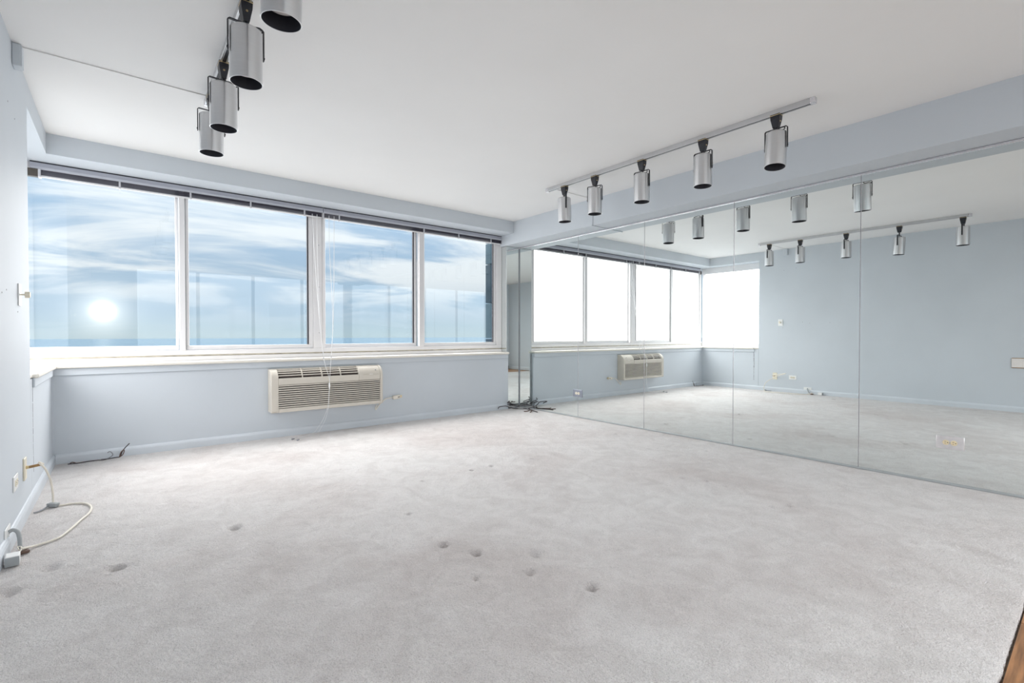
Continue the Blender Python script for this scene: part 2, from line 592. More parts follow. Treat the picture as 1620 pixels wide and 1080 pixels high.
# apron strip and sills
mb = MB().box(XL, XP - 0.012, YW - 0.012, YW, 0.682, SILL - 0.028)
struct('trim_4', mb, 'wall', 'painted apron strip just below the long window sill', 'trim', 0.003)
mb = MB().box(XL, XL + 0.012, YP + 0.075, YW - 0.012, 0.682, SILL - 0.028)
struct('trim_5', mb, 'wall', 'painted apron strip below the side window sill', 'trim', 0.003)
mb = MB().prism([(XF - 0.05, YF + 0.05), (XF - 0.05, YW - 0.034), (XL + 0.030, YW - 0.034), (XP - 0.002, YW - 0.034), (XP - 0.002, YF + 0.05)], SILL - 0.028, SILL, 'Z')
struct('trim_6', mb, 'sill', 'long ivory window sill with rounded front edge', 'window sill', 0.008)
mb = MB().prism([(XF - 0.05, YP + 0.004), (XF - 0.05, YW - 0.036), (XL + 0.030, YW - 0.036), (XL + 0.030, YP + 0.085), (XL + 0.001, YP + 0.085), (XL - 0.002, YP + 0.004)], SILL - 0.028, SILL, 'Z')
struct('trim_7', mb, 'sill', 'short ivory sill of the side window at the left corner', 'window sill', 0.008)

# ------------------------------------------------------------------ windows
ZGB, ZGT = 0.900, 2.25      # glass bottom / top


def px_at(px, Y):
    return at(px, 545, 'Y', Y).x


X0 = XF                       # corner
x_p1r = px_at(279.5, YF)
x_m1 = (px_at(284, YF), px_at(293.5, YF))
x_p2l = px_at(300, YF)
x_p2r = px_at(488.5, YF)
x_post = px_at(510, YF)
x_p3l = px_at(517, YF)
x_p3r = px_at(657, YF)
x_m2 = (px_at(662, YF), px_at(669.5, YF))
x_p4l = px_at(672, YF)
x_p4r = px_at(780.5, YF)
XWR = XP - 0.002


def sash(w, xa, xb, ga, gb, y0, zb=0.862, gasket_right=False):
    """one sash: frame xa..xb with glass opening ga..gb"""
    s = MB()
    s.box(xa, xb, y0, y0 + 0.03, zb, ZGB)
    s.box(xa, xb, y0, y0 + 0.03, ZGT, ZGT + 0.04)
    s.box(xa, ga, y0, y0 + 0.03, ZGB, ZGT)
    s.box(gb, xb, y0, y0 + 0.03, ZGB, ZGT)
    sa = s.build('sash', 'white_alu', w, 0.003)
    MB().box(ga - 0.004, gb + 0.004, y0 + 0.018, y0 + 0.024, ZGB - 0.004, ZGT + 0.004).build('pane', 'glass', sa)
    g = MB()
    if gasket_right:
        g.box(gb - gasket_right, gb + 0.001, y0 - 0.001, y0 + 0.017, ZGB, ZGT)
        g.build('gasket', 'gasket', sa)
    daylight('daylight', ((ga + gb) / 2, y0 + 0.014, (ZGB + ZGT) / 2), gb - ga - 0.002, ZGT - ZGB - 0.002, (0, -1, 0))
    return sa


def unit(name, label, xa, xb):
    w = empty(name, ((xa + xb) / 2, YF, SILL))
    tag(w, label, 'window', kind='structure')
    f = MB()
    f.box(xa, xb, YF - 0.012, YF + 0.09, SILL + 0.001, 0.803)         # stool band
    f.box(xa, xb, YF - 0.002, YF + 0.09, 0.803, 0.817, 1)              # stained joint
    f.box(xa, xb, YF - 0.010, YF + 0.09, 0.817, 0.860)                 # bottom frame
    f.box(xa, xb, YF, YF + 0.09, ZGT + 0.04, ZSW - 0.001)
    f.build('frame', ['white_alu', 'caulk'], w, 0.002)
    return w


w1 = unit('window_1', 'left half of the long white window row, two panes looking over the lake', X0, x_post)
MB().box(X0, X0 + 0.03, YF, YF + 0.09, 0.86, ZGT + 0.04).build('jamb', 'white_alu', w1, 0.002)
MB().box(x_p2r + 0.046, x_post - 0.001, YF - 0.008, YF + 0.09, 0.86, ZGT + 0.04).build('jamb', 'white_alu', w1, 0.003)
sash(w1, X0 + 0.031, x_m1[0], X0 + 0.06, x_p1r, YF + 0.032)
sash(w1, x_m1[0] + 0.002, x_p2r + 0.045, x_p2l, x_p2r, YF + 0.001, gasket_right=0.013)
MB().box(x_m1[0] + 0.003, x_m1[1], YF - 0.022, YF, 0.858, ZGT + 0.04).build('meeting_stile', 'white_alu', w1, 0.003)
MB().box(x_m1[1] + 0.001, x_m1[1] + 0.009, YF - 0.004, YF + 0.0005, 0.866, ZGT + 0.04).build('stile_seal', 'grey_plastic', w1)
for z in (1.02, 1.5, 1.94):
    mb = MB().lathe([(0.0005, 0.002), (0.004, 0.002), (0.004, 0)], 8)
    mb.xform(Matrix.Translation((x_post - 0.035, YF - 0.008, z)) @ Matrix.Rotation(math.pi / 2, 4, 'X'))
    mb.build('screw', 'grey_cord', w1)

w2 = unit('window_2', 'right half of the long white window row, two panes next to the mirrored corner', x_post + 0.001, XWR)
MB().box(x_post + 0.001, x_p3l - 0.016, YF - 0.008, YF + 0.09, 0.86, ZGT + 0.04).build('jamb', 'white_alu', w2, 0.003)
MB().box(x_p4r + 0.045, XWR, YF - 0.010, YF + 0.09, 0.86, ZGT + 0.04).build('jamb', 'white_alu', w2, 0.003)
sash(w2, x_p3l - 0.015, x_m2[0], x_p3l, x_p3r, YF + 0.032, gasket_right=0.014)
sash(w2, x_m2[0] + 0.002, x_p4r + 0.044, x_p4l, x_p4r, YF + 0.001, gasket_right=0.012)
MB().box(x_m2[0] - 0.016, x_m2[0] - 0.006, YF + 0.028, YF + 0.033, 0.866, ZGT + 0.04).build('stile_seal', 'grey_plastic', w2)
MB().box(x_m2[0] + 0.003, x_m2[1], YF - 0.022, YF, 0.858, ZGT + 0.04).build('meeting_stile', 'white_alu', w2, 0.003)

# side window in the left wall
w3 = empty('window_3', (XF, 4.6, SILL))
tag(w3, 'tall side window in the left wall at the corner, bright in the mirror', 'window', kind='structure')
f = MB()
f.box(XF - 0.09, XF + 0.010, YP + 0.002, YF - 0.004, SILL + 0.001, 0.803)
f.box(XF - 0.09, XF, YP + 0.002, YF - 0.004, 0.803, 0.83)
f.box(XF - 0.09, XF, YP + 0.002, YF - 0.004, 2.22, ZSW - 0.001)
f.box(XF - 0.09, XF, YP + 0.002, YP + 0.03, 0.83, 2.22)
f.box(XF - 0.09, XF - 0.001, YF - 0.06, YF - 0.014, 0.83, 2.22)
f.build('frame', 'white_alu', w3, 0.002)
MB().box(XF - 0.045, XF - 0.039, YP + 0.026, YF - 0.056, 0.826, 2.224).build('pane', 'glass', w3)
daylight('daylight', (XF - 0.034, (YP + 0.03 + YF - 0.06) / 2, 1.525), 2.22 - 0.832, YF - 0.06 - YP - 0.032, (1, 0, 0)).rotation_euler = (0, -math.pi / 2, 0)

# window added behind the camera to brighten the near floor and ceiling
w4 = empty('fill_window', ((WX0 + WX1) / 2, YB, WZ0))
tag(w4, 'white framed window added behind the camera as fill light', 'window', kind='structure')
f = MB()
bars = [WX0 + (WX1 - WX0) * k / 4 for k in range(5)]
bars = [(max(b_ - 0.03, WX0), min(b_ + 0.03, WX1)) for b_ in bars]
for xa, xb in bars:
    f.box(xa, xb, YB - 0.12, YB - 0.04, WZ0 + 0.05, WZ1 - 0.05)
f.box(WX0, WX1, YB - 0.12, YB - 0.04, WZ0, WZ0 + 0.05)
f.box(WX0, WX1, YB - 0.12, YB - 0.04, WZ1 - 0.05, WZ1)
f.build('frame', 'white_alu', w4, 0.002)
for xa, xb in [(bars[k][1], bars[k + 1][0]) for k in range(4)]:
    MB().box(xa, xb, YB - 0.085, YB - 0.079, WZ0 + 0.05, WZ1 - 0.05).build('pane', 'glass', w4)
    daylight('daylight', ((xa + xb) / 2, YB - 0.07, (WZ0 + WZ1) / 2), xb - xa, WZ1 - WZ0 - 0.1, (0, 1, 0), DAY_FILL)  # added fill light, brightens the room from behind the camera

# ------------------------------------------------------------------ floor
floor = struct('floor', MB().box(XL - 0.3, XR, YB - 0.2, YW + 0.3, -0.10, -0.034), 'subfloor', 'flat subfloor under carpet and wood', 'floor')
rows = 14
pw = (YC - 0.002 - YB) / rows
plank_mesh = {}
for r in range(rows):
    x = XL - random.uniform(0, 0.8)
    while x < XM:
        L = random.choice((0.6, 0.9, 1.2))
        xa, xb = max(x, XL), min(x + L, XM + 0.004)
        if xb - xa > 0.03:
            y0 = YB + r * pw
            MB().box(xa + 0.0008, xb - 0.0008, y0 + 0.0008, y0 + pw - 0.0008, -0.034, -0.019 + random.uniform(0, 0.0006)).build('plank', 'wood%d' % random.randrange(3), floor, 0.001)
        x += L

# carpet: relief with dents where furniture stood
GX, GY = 640, 680
xs = np.linspace(XL + 0.0005, XM - 0.0005, GX)
ys = YC + (YW - 0.0005 - YC) * np.linspace(0, 1, GY) ** 1.15
XX, YY = np.meshgrid(xs, ys)
rng = np.random.default_rng(5)


def vnoise(X, Y, s):
    g = rng.standard_normal((64, 64))
    u, v = X * s + 20, Y * s + 20
    i, j = np.floor(u).astype(int), np.floor(v).astype(int)
    a, bb = u - i, v - j
    a = a * a * (3 - 2 * a)
    bb = bb * bb * (3 - 2 * bb)
    G = lambda p, q: g[p % 64, q % 64]
    return (G(i, j) * (1 - a) + G(i + 1, j) * a) * (1 - bb) + (G(i, j + 1) * (1 - a) + G(i + 1, j + 1) * a) * bb


ZZ = 0.0022 * vnoise(XX, YY, 1.7) + 0.0018 * vnoise(XX + 0.3 * YY, YY, 4.5) + 0.0012 * vnoise(XX, YY - 0.4 * XX, 11) + 0.0009 * vnoise(XX + 0.5 * YY, YY, 23) + 0.0005 * vnoise(XX, YY, 41)
DENTS = [(372, 835, 1.1, .040), (702, 863, 1.0, .030), (755, 876, 1.0, .034), (850, 876, .8, .050), (840, 905, .7, .035), (752, 914, .6, .03),
         (935, 929, 1.2, .040), (185, 897, 1.3, .035), (78, 898, .8, .050), (10, 938, 1.0, .045), (669, 761, 1.1, .020), (747, 744, 1.2, .022),
         (778, 738, 1.2, .020), (842, 726, 1.0, .020), (1080, 756, 1.1, .024), (1118, 761, 1.1, .026), (1222, 803, 1.1, .026), (1248, 801, 1.2, .026),
         (976, 687, .8, .03), (1120, 714, .9, .03), (1135, 780, .8, .035), (1178, 740, .6, .06), (862, 971, .4, .06), (647, 813, .5, .02), (1150, 768, .6, .03)]
for px, py, d, r in DENTS:
    p = at(px, py, 'Z', 0)
    dx, dy = XX - p.x, YY - p.y
    d2 = (dx * dx + dy * dy)
    r *= 0.70
    ZZ -= 0.030 * d * np.exp(-(d2 / (r * r)) ** 1.05) - 0.005 * d * np.exp(-d2 / (r * r * 7))
# long pressed lines
for (xa, ya, xb, yb, w, amp) in ((945, 690, 1300, 775, .05, .003), (300, 870, 0, 945, .03, .004), (905, 740, 1180, 720, .06, .0025), (1020, 905, 1230, 820, .08, .003)):
    a, bq = at(xa, ya, 'Z', 0), at(xb, yb, 'Z', 0)
    dv = Vector((bq.x - a.x, bq.y - a.y))
    L = dv.length
    dv /= L
    tt = np.clip((XX - a.x) * dv.x + (YY - a.y) * dv.y, 0, L)
    d2 = (XX - a.x - tt * dv.x) ** 2 + (YY - a.y - tt * dv.y) ** 2
    ZZ -= amp * np.exp(-d2 / (w * w))
# keep the rim on the level of walls, roll the cut edge down
rim = np.minimum(np.minimum(XX - XL, XM - XX), YW - YY)
ZZ *= np.clip(rim / 0.10, 0, 1)
edge = YY - YC
ZZ -= 0.012 * np.clip(1 - edge / 0.03, 0, 1) ** 2
YY = YY + np.where(edge < 0.02, 0.0014 * vnoise(XX, YY * 0, 95) + 0.0010 * vnoise(XX, YY * 0, 21), 0) * np.clip(1 - edge / 0.02, 0, 1)
YY[0] += 0.004
_CZ, _CX, _CY = ZZ.copy(), xs, YY[:, 0].copy()


def carpet_z(x, y):
    i = int(np.clip(np.searchsorted(_CX, x), 3, GX - 4))
    j = int(np.clip(np.searchsorted(_CY, y), 3, GY - 4))
    return float(_CZ[j - 3:j + 4, i - 3:i + 4].max())


def on_carpet(px, py, r):
    p = at(px, py, 'Z', r)
    p = at(px, py, 'Z', carpet_z(p.x, p.y) + r)
    return p


top = np.stack([XX, YY, ZZ], -1).reshape(-1, 3)
idx = np.arange(GX * GY).reshape(GY, GX)
quads = np.stack([idx[:-1, :-1], idx[:-1, 1:], idx[1:, 1:], idx[1:, :-1]], -1).reshape(-1, 4)
ring = np.concatenate([idx[0, :-1], idx[:-1, -1], idx[-1, :0:-1], idx[:0:-1, 0]])
low = top[ring].copy()
low[:, 2] = -0.033
nb = len(top)
k = len(ring)
side = np.stack([ring, nb + np.arange(k), nb + (np.arange(k) + 1) % k, np.roll(ring, -1)], -1)
V = np.concatenate([top, low])
Q = np.concatenate([quads, side])
me = bpy.data.meshes.new('carpet')
me.vertices.add(len(V))
me.vertices.foreach_set('co', V.astype(np.float32).ravel())
me.loops.add(len(Q) * 4)
me.loops.foreach_set('vertex_index', Q.astype(np.int32).ravel())
me.polygons.add(len(Q))
me.polygons.foreach_set('loop_start', np.arange(len(Q), dtype=np.int32) * 4)
me.polygons.foreach_set('loop_total', np.full(len(Q), 4, dtype=np.int32))
me.polygons.foreach_set('use_smooth', np.ones(len(Q), dtype=bool))
me.update(calc_edges=True)
me.validate()
me.materials.append(M['carpet'])
carpet = bpy.data.objects.new('carpet', me)
col.objects.link(carpet)
tag(carpet, 'pale grey wall-to-wall pile carpet dented by furniture, cut edge at lower right', 'carpet')

# ------------------------------------------------------------------ outside
mb = MB().box(-9000, 12000, 40, 9000, -60.5, -60)
struct('lake', mb, 'water', 'calm blue lake reaching to the horizon', 'lake')
pier = empty('exterior_pier', (4.3, 5.54, -0.1))
tag(pier, 'dark stone pier outside the right end of the windows', 'pier', kind='structure')
z = -0.1
for i, hgt in enumerate((0.55, 0.5, 0.5, 0.55, 0.3, 0.5)):
    MB().box(4.05, 4.60, 5.46, 5.62, z, z + hgt - 0.012).build('stone_block', 'concrete' if i % 2 else 'concrete_light', pier, 0.004)
    z += hgt

# ------------------------------------------------------------------ mini blinds
def blind(xa, xb, label, clips_px, cords):
    Y = 5.205
    o = empty('mini_blind', ((xa + xb) / 2, Y, 2.25))
    tag(o, label, 'blind', 'raised mini blinds above the windows')
    MB().box(xa, xb, Y, Y + 0.038, 2.283, ZSW - 0.001).build('headrail', 'blind', o, 0.002)
    MB().box(xa + 0.001, xb - 0.001, Y - 0.004, Y - 0.0005, 2.276, 2.294).build('valance', 'valance', o, 0.001)
    MB().box(xa + 0.002, xb - 0.002, Y - 0.002, Y - 0.0005, ZSW - 0.010, ZSW - 0.0015).build('mounting_gap', 'gasket', o)
    s = MB()
    for i in range(9):
        z0 = 2.235 + i * 0.0047
        j = (i * 37 % 5) * 0.0006
        s.prism([(Y + 0.004 + j, z0), (Y + 0.016 + j, z0 + 0.0024), (Y + 0.030 + j, z0), (Y + 0.030 + j, z0 + 0.0016), (Y + 0.016 + j, z0 + 0.0040), (Y + 0.004 + j, z0 + 0.0016)], xa + 0.012, xb - 0.012, 'X')
    tag(s.build('slat_stack', 'slat', o), kind='stuff')
    MB().box(xa + 0.010, xb - 0.010, Y + 0.003, Y + 0.030, 2.220, 2.233).build('bottom_rail', 'rail_white', o, 0.003)
    for px in clips_px:
        x = at(px, 340, 'Y', Y).x
        MB().box(x - 0.007, x + 0.007, Y - 0.002, Y + 0.033, 2.217, 2.279).build('ladder_clip', 'clip', o, 0.003)
    return o


bl = at(46.5, 260, 'Y', 5.205).x
x_mid = at(511.5, 335, 'Y', 5.205).x
XBR = at(796, 375, 'Y', 5.205).x
b1 = blind(bl, x_mid - 0.002, 'raised mini blind over the left two panes, dark bracket at its end', (190, 302, 397, 482), None)
b2 = blind(x_mid + 0.002, XBR, 'raised mini blind over the right two panes next to the mirrors', (537, 671, 726, 777), None)
xb0 = at(48, 275, 'Y', 5.2).x
MB().box(xb0 - 0.03, at(61, 275, 'Y', 5.2).x, 5.19, 5.24, 2.215, 2.274).build('end_bracket', 'brown_plastic', b1, 0.003)
xk = at(62.5, 275, 'Y', 5.2).x
MB().box(xk - 0.008, xk + 0.008, 5.186, 5.243, 2.212, 2.276).build('end_clip', 'clip', b1, 0.003)
MB().box(x_mid - 0.012, x_mid + 0.008, 5.196, 5.203, 2.215, 2.279).build('end_clip', 'clip', b1, 0.003)


def ypath(pts):
    return [at(px, py, 'Y', Y) for px, py, Y in pts]


def cords(parent, two, join, rest):
    for pts in two:
        MB().tube(ypath(pts), 0.0022, 6, 5).build('pull_cord', 'string', parent, smooth=60)
    k = ypath([join])[0]
    mb = MB().lathe([(0.001, 0.012), (0.005, 0.008), (0.006, 0), (0.005, -0.008), (0.001, -0.012)], 10)
    mb.xform(Matrix.Translation(k))
    mb.build('cord_joiner', 'clip', parent, smooth=60)
    c = MB().tube(ypath(rest), 0.0016, 6, 5).build('pull_cord', 'string', parent, smooth=60)


cords(b1, [[(494, 338, 5.19), (497.5, 400, 5.16), (505, 500, 5.075), (511.5, 563, 5.045)], [(501.5, 339, 5.19), (502, 400, 5.16), (506, 500, 5.074), (512, 563, 5.044)]],
      (512, 566, 5.044), [(512, 567, 5.044), (516, 582, 4.99), (520.5, 597, 4.945), (521, 609, 4.944), (520, 625, 4.944), (518, 645, 4.955), (510, 665, 4.97), (498, 683, 4.975)])
cords(b2, [[(520.5, 341, 5.19), (521.5, 400, 5.16), (526.5, 500, 5.075), (524.5, 561, 5.045)], [(528.5, 342, 5.19), (528.5, 400, 5.16), (527.5, 500, 5.074), (524, 561, 5.044)]],
      (524, 564, 5.044), [(524, 565, 5.044), (522.8, 580, 4.99), (521.8, 597, 4.944), (521.5, 609, 4.943), (521, 625, 4.943), (519.5, 645, 4.953), (514, 665, 4.965), (504, 683, 4.97)])
kz = ypath([(521.2, 611, 4.938)])[0]
mb = MB().lathe([(0.002, 0.035), (0.006, 0.03), (0.009, 0.0), (0.005, -0.02), (0.001, -0.03)], 12)
mb.xform(Matrix.Translation(kz))
mb.build('cord_knot', 'string', b2, smooth=60)
for parent, a, e in ((b1, (498, 683, 4.975), (466, 693.5)), (b2, (504, 683, 4.97), (473.5, 695))):
    p0 = ypath([a])[0]
    p2 = on_carpet(e[0], e[1], 0.009)
    p1 = p0.lerp(p2, 0.35)
    p1.z = 0.014
    MB().tube([p0, p1, p2], 0.0016, 6, 5).build('pull_cord', 'string', parent, smooth=60)
    d = (p2 - p1).normalized()
    mb = MB().tube([p2, p2 + d * 0.012, p2 + d * 0.03], lambda u: 0.004 + 0.004 * u, 10, 3)
    mb.build('tassel', 'grey_cord', parent, smooth=60)

# ------------------------------------------------------------------ air conditioner
AX0, AX1, AF, AB, AZ0, AZ1 = 1.09, 2.200, 4.96, YW, 0.255, 0.668
ac = empty('air_conditioner', ((AX0 + AX1) / 2, (AF + AB) / 2, AZ0))
tag(ac, 'beige through-wall air conditioner with slatted grille below the windows', 'air conditioner')


def ac_profile(off=0.0):
    pts = [(AB, AZ0 + off), (AF + 0.006 + off, AZ0 + off), (AF + off, AZ0 + 0.008 + off), (AF + off, 0.555)]
    cy, cz, ry, rz = AF + 0.105, 0.555, 0.105 - off, AZ1 - off - 0.555
    for k in range(1, 9):
        a = math.pi / 2 * k / 8
        pts.append((cy - ry * math.cos(a), cz + rz * math.sin(a)))
    pts.append((AB, AZ1 - off))
    return pts


def arc(u, off=0.0):
    a = math.pi / 2 * u
    return (AF + 0.105 - (0.105 - off) * math.cos(a), 0.555 + (AZ1 - 0.555 - off) * math.sin(a))


MB().prism(ac_profile(0.024), AX0 + 0.05, AX1 - 0.015, 'X').build('interior', 'ac_dark', ac, smooth=30)
MB().prism(ac_profile(0.0), AX0, AX0 + 0.064, 'X').build('end_cap', 'ac', ac, 0.016, bseg=4)
MB().prism(ac_profile(0.0), AX1 - 0.028, AX1, 'X').build('end_cap', 'ac', ac, 0.010, bseg=4)
XC = 1.935
GZ0, GZ1 = 0.292, 0.518
case = MB()
case.box(AX0 + 0.064, AX1 - 0.028, AF, AB, AZ0, GZ0)
prof = [(AF + 0.0, GZ1), (AF, 0.555), arc(0.16), (arc(0.16, 0.03)[0], 0.545), (AF + 0.03, GZ1)]
case.prism(prof, AX0 + 0.064, XC, 'X')
case.prism([arc(0.90), arc(0.95), (AB, AZ1), (AB, AZ1 - 0.02), arc(0.90, 0.02)], AX0 + 0.064, XC, 'X')
case.build('case', 'ac', ac, 0.003)
prof = [(AF, GZ1), (AF, 0.555)] + [arc(u) for u in np.linspace(0.1, 1, 9)] + [(AB, AZ1), (AB, GZ1)]
cp = MB().prism(prof, XC, AX1 - 0.028, 'X').build('control_panel', 'ac', ac, 0.008, bseg=3)
# hatch seam, button and finger notch of the control panel
p, q = arc(0.12, -0.0008), arc(0.85, -0.0008)
MB().box(XC + 0.045, AX1 - 0.05, p[0] - 0.0005, p[0] + 0.004, p[1] - 0.0012, p[1] + 0.0012).build('hatch_seam', 'caulk', cp)
pm = arc(0.38, -0.001)
MB().box(AX1 - 0.082, AX1 - 0.070, pm[0] - 0.001, pm[0] + 0.006, pm[1] - 0.006, pm[1] + 0.006).build('indicator', 'grey_cord', cp, 0.001)
pm = arc(0.13, -0.002)
MB().box(XC + 0.115, XC + 0.155, pm[0] - 0.001, pm[0] + 0.004, pm[1] - 0.002, pm[1] + 0.002).build('finger_notch', 'plate_white', cp, 0.001)
MB().prism([(AF - 0.001, 0.556)] + [arc(u, -0.0015) for u in (0.05, 0.1, 0.14)] + [arc(u, 0.006) for u in (0.14, 0.05)] + [(AF + 0.006, 0.556)], XC - 0.024, XC - 0.001, 'X').build('lip_cap', 'ac', ac)
# top louvres
for u in (0.29, 0.45, 0.61, 0.77):
    y, z = arc(u, 0.004)
    y2, z2 = arc(u + 0.055, 0.004)
    ny, nz = arc(u, 0.010)
    y3, z3 = arc(u + 0.055, 0.010)
    MB().prism([(y, z), (y2, z2), (y3, z3), (ny, nz)], AX0 + 0.064, XC, 'X').build('louvre', 'ac', ac, 0.001)
for k in range(1, 4):
    x = AX0 + 0.064 + (XC - AX0 - 0.064) * (k / 4 + (0.03 if k == 1 else 0.02 if k == 2 else 0.01))
    pr = [arc(u, 0.001) for u in np.linspace(0.14, 0.88, 8)] + [arc(u, 0.02) for u in np.linspace(0.88, 0.14, 8)]
    MB().prism(pr, x - 0.0035, x + 0.0035, 'X').build('louvre_divider', 'ac', ac)
# front grille slats, one object each
NS = 11
pitch = (GZ1 - GZ0) / NS
for k in range(NS):
    z = GZ0 + (k + 0.30) * pitch
    MB().prism([(AF + 0.001, z), (AF + 0.001, z + pitch * 0.50), (AF + 0.006, z + pitch * 0.58), (AF + 0.022, z + pitch * 0.40), (AF + 0.022, z + pitch * 0.20)],
               AX0 + 0.064, AX1 - 0.028, 'X').build('grille_slat', 'ac', ac, 0.001)
# power cord and plug
pc = ypath([(596, 640, 5.06), (594, 645, 5.06), (595, 647.5, 5.06), (599, 641, 5.07), (606, 634, 5.07), (612, 630, 5.075), (622, 628.5, 5.075)])
MB().tube(pc, 0.0055, 8, 5).build('power_cord', 'coax', ac, smooth=60)
pa, pb_ = ypath([(621.5, 628.8, 5.075), (635, 626.5, 5.075)])
ang = math.atan2(pb_.z - pa.z, pb_.x - pa.x)
mb = MB().box(0, 0.085, -0.016, 0.016, -0.021, 0.021)
mb.xform(Matrix.Translation(pa) @ Matrix.Rotation(-ang, 4, 'Y'))
plug = mb.build('plug', 'coax', ac, 0.008, bseg=3)
mb = MB()
for zz in (-0.009, 0.009):
    mb.box(0.085, 0.112, -0.001, 0.001, zz - 0.004, zz + 0.004)
mb.box(0.085, 0.110, 0.004, 0.010, -0.003, 0.003)
mb.xform(Matrix.Translation(pa) @ Matrix.Rotation(-ang, 4, 'Y'))
mb.build('prong', 'brass', plug)
mb = MB()
for xx in (0.058, 0.072):
    mb.box(xx - 0.004, xx + 0.004, -0.018, -0.015, -0.006, 0.006)
mb.xform(Matrix.Translation(pa) @ Matrix.Rotation(-ang, 4, 'Y'))
mb.build('test_button', 'dark_cord', plug, 0.001)

# ------------------------------------------------------------------ track lights
def track(x, y0, y1, label):
    o = empty('light_track', (x, (y0 + y1) / 2, ZC))
    tag(o, label, 'track', 'ceiling light tracks')
    w, h = 0.018, 0.036
    mb = MB()
    mb.prism([(x - w, ZC), (x - w, ZC - h), (x - 0.008, ZC - h), (x - 0.008, ZC - h + 0.014), (x + 0.008, ZC - h + 0.014), (x + 0.008, ZC - h), (x + w, ZC - h), (x + w, ZC)], y0 + 0.03, y1 - 0.03, 'Y')
    mb.build('rail', 'track', o, 0.0015)
    MB().box(x - 0.0078, x + 0.0078, y0 + 0.03, y1 - 0.03, ZC - h + 0.004, ZC - h + 0.0135).build('slot', 'black', o)
    for ya, yb in ((y0, y0 + 0.0295), (y1 - 0.0295, y1)):
        MB().box(x - w - 0.001, x + w + 0.001, ya, yb, ZC - h - 0.001, ZC).build('end_cap', 'chrome', o, 0.002)
    return o


XT1, XT2 = 0.435, 3.387
track(XT1, 1.08, 3.63, 'aluminium light track on the ceiling nearer the left wall')
track(XT2, 1.172, 3.63, 'aluminium light track on the ceiling nearer the mirrored wall')


def lamp_meshes():
    d = {}
    zt = 0.0          # origin: underside of track, z down negative
    mb = MB()
    ring = [(0.023, 0.030, 0.004), (0.022, 0.028, -0.028), (0.012, 0.018, -0.082)]
    for (a0, b0, z0), (a1, b1, z1) in zip(ring, ring[1:]):
        q0 = [(-a0, -b0, z0), (a0, -b0, z0), (a0, b0, z0), (-a0, b0, z0)]
        q1 = [(-a1, -b1, z1), (a1, -b1, z1), (a1, b1, z1), (-a1, b1, z1)]
        for k in range(4):
            k2 = (k + 1) % 4
            mb.poly([q0[k], q0[k2], q1[k2], q1[k]])
    mb.poly([(-0.023, -0.030, 0.004), (0.023, -0.030, 0.004), (0.023, 0.030, 0.004), (-0.023, 0.030, 0.004)])
    mb.poly([(-0.012, -0.018, -0.082), (0.012, -0.018, -0.082), (0.012, 0.018, -0.082), (-0.012, 0.018, -0.082)])
    d['adapter'] = (mb, 'black', 0.003, None)
    mb = MB().lathe([(0.0005, 0.003), (0.005, 0.003), (0.0055, 0)], 10)
    mb.xform(Matrix.Translation((0, -0.0245, -0.042)) @ Matrix.Rotation(math.radians(80), 4, 'X'))
    d['screw'] = (mb, 'brass', 0, 40)
    mb = MB().prism([(-0.031, -0.001), (0.031, -0.001), (0.031, -0.005), (-0.031, -0.005)], -0.0235, 0.0235, 'X')
    d['collar'] = (mb, 'brass', 0, None)
    return d


R_CAN, H_CAN = 0.065, 0.232


def make_lamp():
    """parts around an origin on the underside of the track"""
    parts = []
    a = lamp_meshes()
    adapter = a['adapter'][0].build('adapter', 'black', None)
    screw = a['screw'][0].build('screw', 'brass', None, smooth=40)
    collar = a['collar'][0].build('collar', 'brass', None)
    # yoke: flat bar U, arms at local +-Y of the yoke frame
    yk = MB()
    t, hw, ra = 0.0022, 0.007, R_CAN + 0.006
    ztop, zpiv = -0.088, -0.225
    yk.box(-hw, hw, -ra + 0.006, ra - 0.006, ztop - t, ztop + t)
    for s in (-1, 1):
        yk.prism([(s * (ra - 0.006), ztop + t), (s * (ra + t), ztop - 0.006), (s * (ra + t), zpiv), (s * (ra - t), zpiv), (s * (ra - t), ztop - 0.008), (s * (ra - 0.006), ztop - t)], -hw, hw, 'X')
    yoke = yk.build('yoke', 'black', None, 0.001)
    knobs = []
    for s in (-1, 1):
        kn = MB().lathe([(0.0005, 0.003), (0.0045, 0.0025), (0.005, 0.0)], 10)
        kn.xform(Matrix.Translation((0, s * (ra + t), zpiv + 0.014)) @ Matrix.Rotation(-s * math.pi / 2, 4, 'X'))
        knobs.append(kn.build('pivot_knob', 'black', None, smooth=40))
    zt, zb = -0.112, -0.112 - H_CAN
    can = MB().lathe([(0.002, zt), (0.052, zt), (0.058, zt - 0.002), (R_CAN - 0.002, zt - 0.006), (R_CAN, zt - 0.012), (R_CAN, zb + 0.001), (R_CAN - 0.001, zb), (R_CAN - 0.003, zb)], 48, cap0=True).build('can', 'brushed', None, smooth=35)
    baf = MB().lathe([(R_CAN - 0.003, zb + 0.0005), (R_CAN - 0.0045, zb + 0.003), (R_CAN - 0.006, zb + 0.09), (0.048, zb + 0.095)], 40).build('baffle', 'baffle', None, smooth=35)
    blb = MB().lathe([(0.001, zb + 0.034), (0.025, zb + 0.037), (0.043, zb + 0.045), (0.050, zb + 0.055), (0.03, zb + 0.13)], 32).build('bulb', 'bulb', None, smooth=50)
    cord = MB().tube([(0.0, 0.0, -0.08), (0.012, 0.014, -0.098), (0.020, 0.050, -0.094), (0.016, 0.062, -0.106), (0.004, 0.040, -0.110), (0, 0.028, -0.116)], 0.0032, 8, 6).build('cord', 'black', None, smooth=60)
    return dict(adapter=adapter, screw=screw, collar=collar, yoke=yoke, pivot_knob=knobs[0], pivot_knob2=knobs[1], can=can, baffle=baf, bulb=blb, cord=cord)


proto = make_lamp()
used = [False]


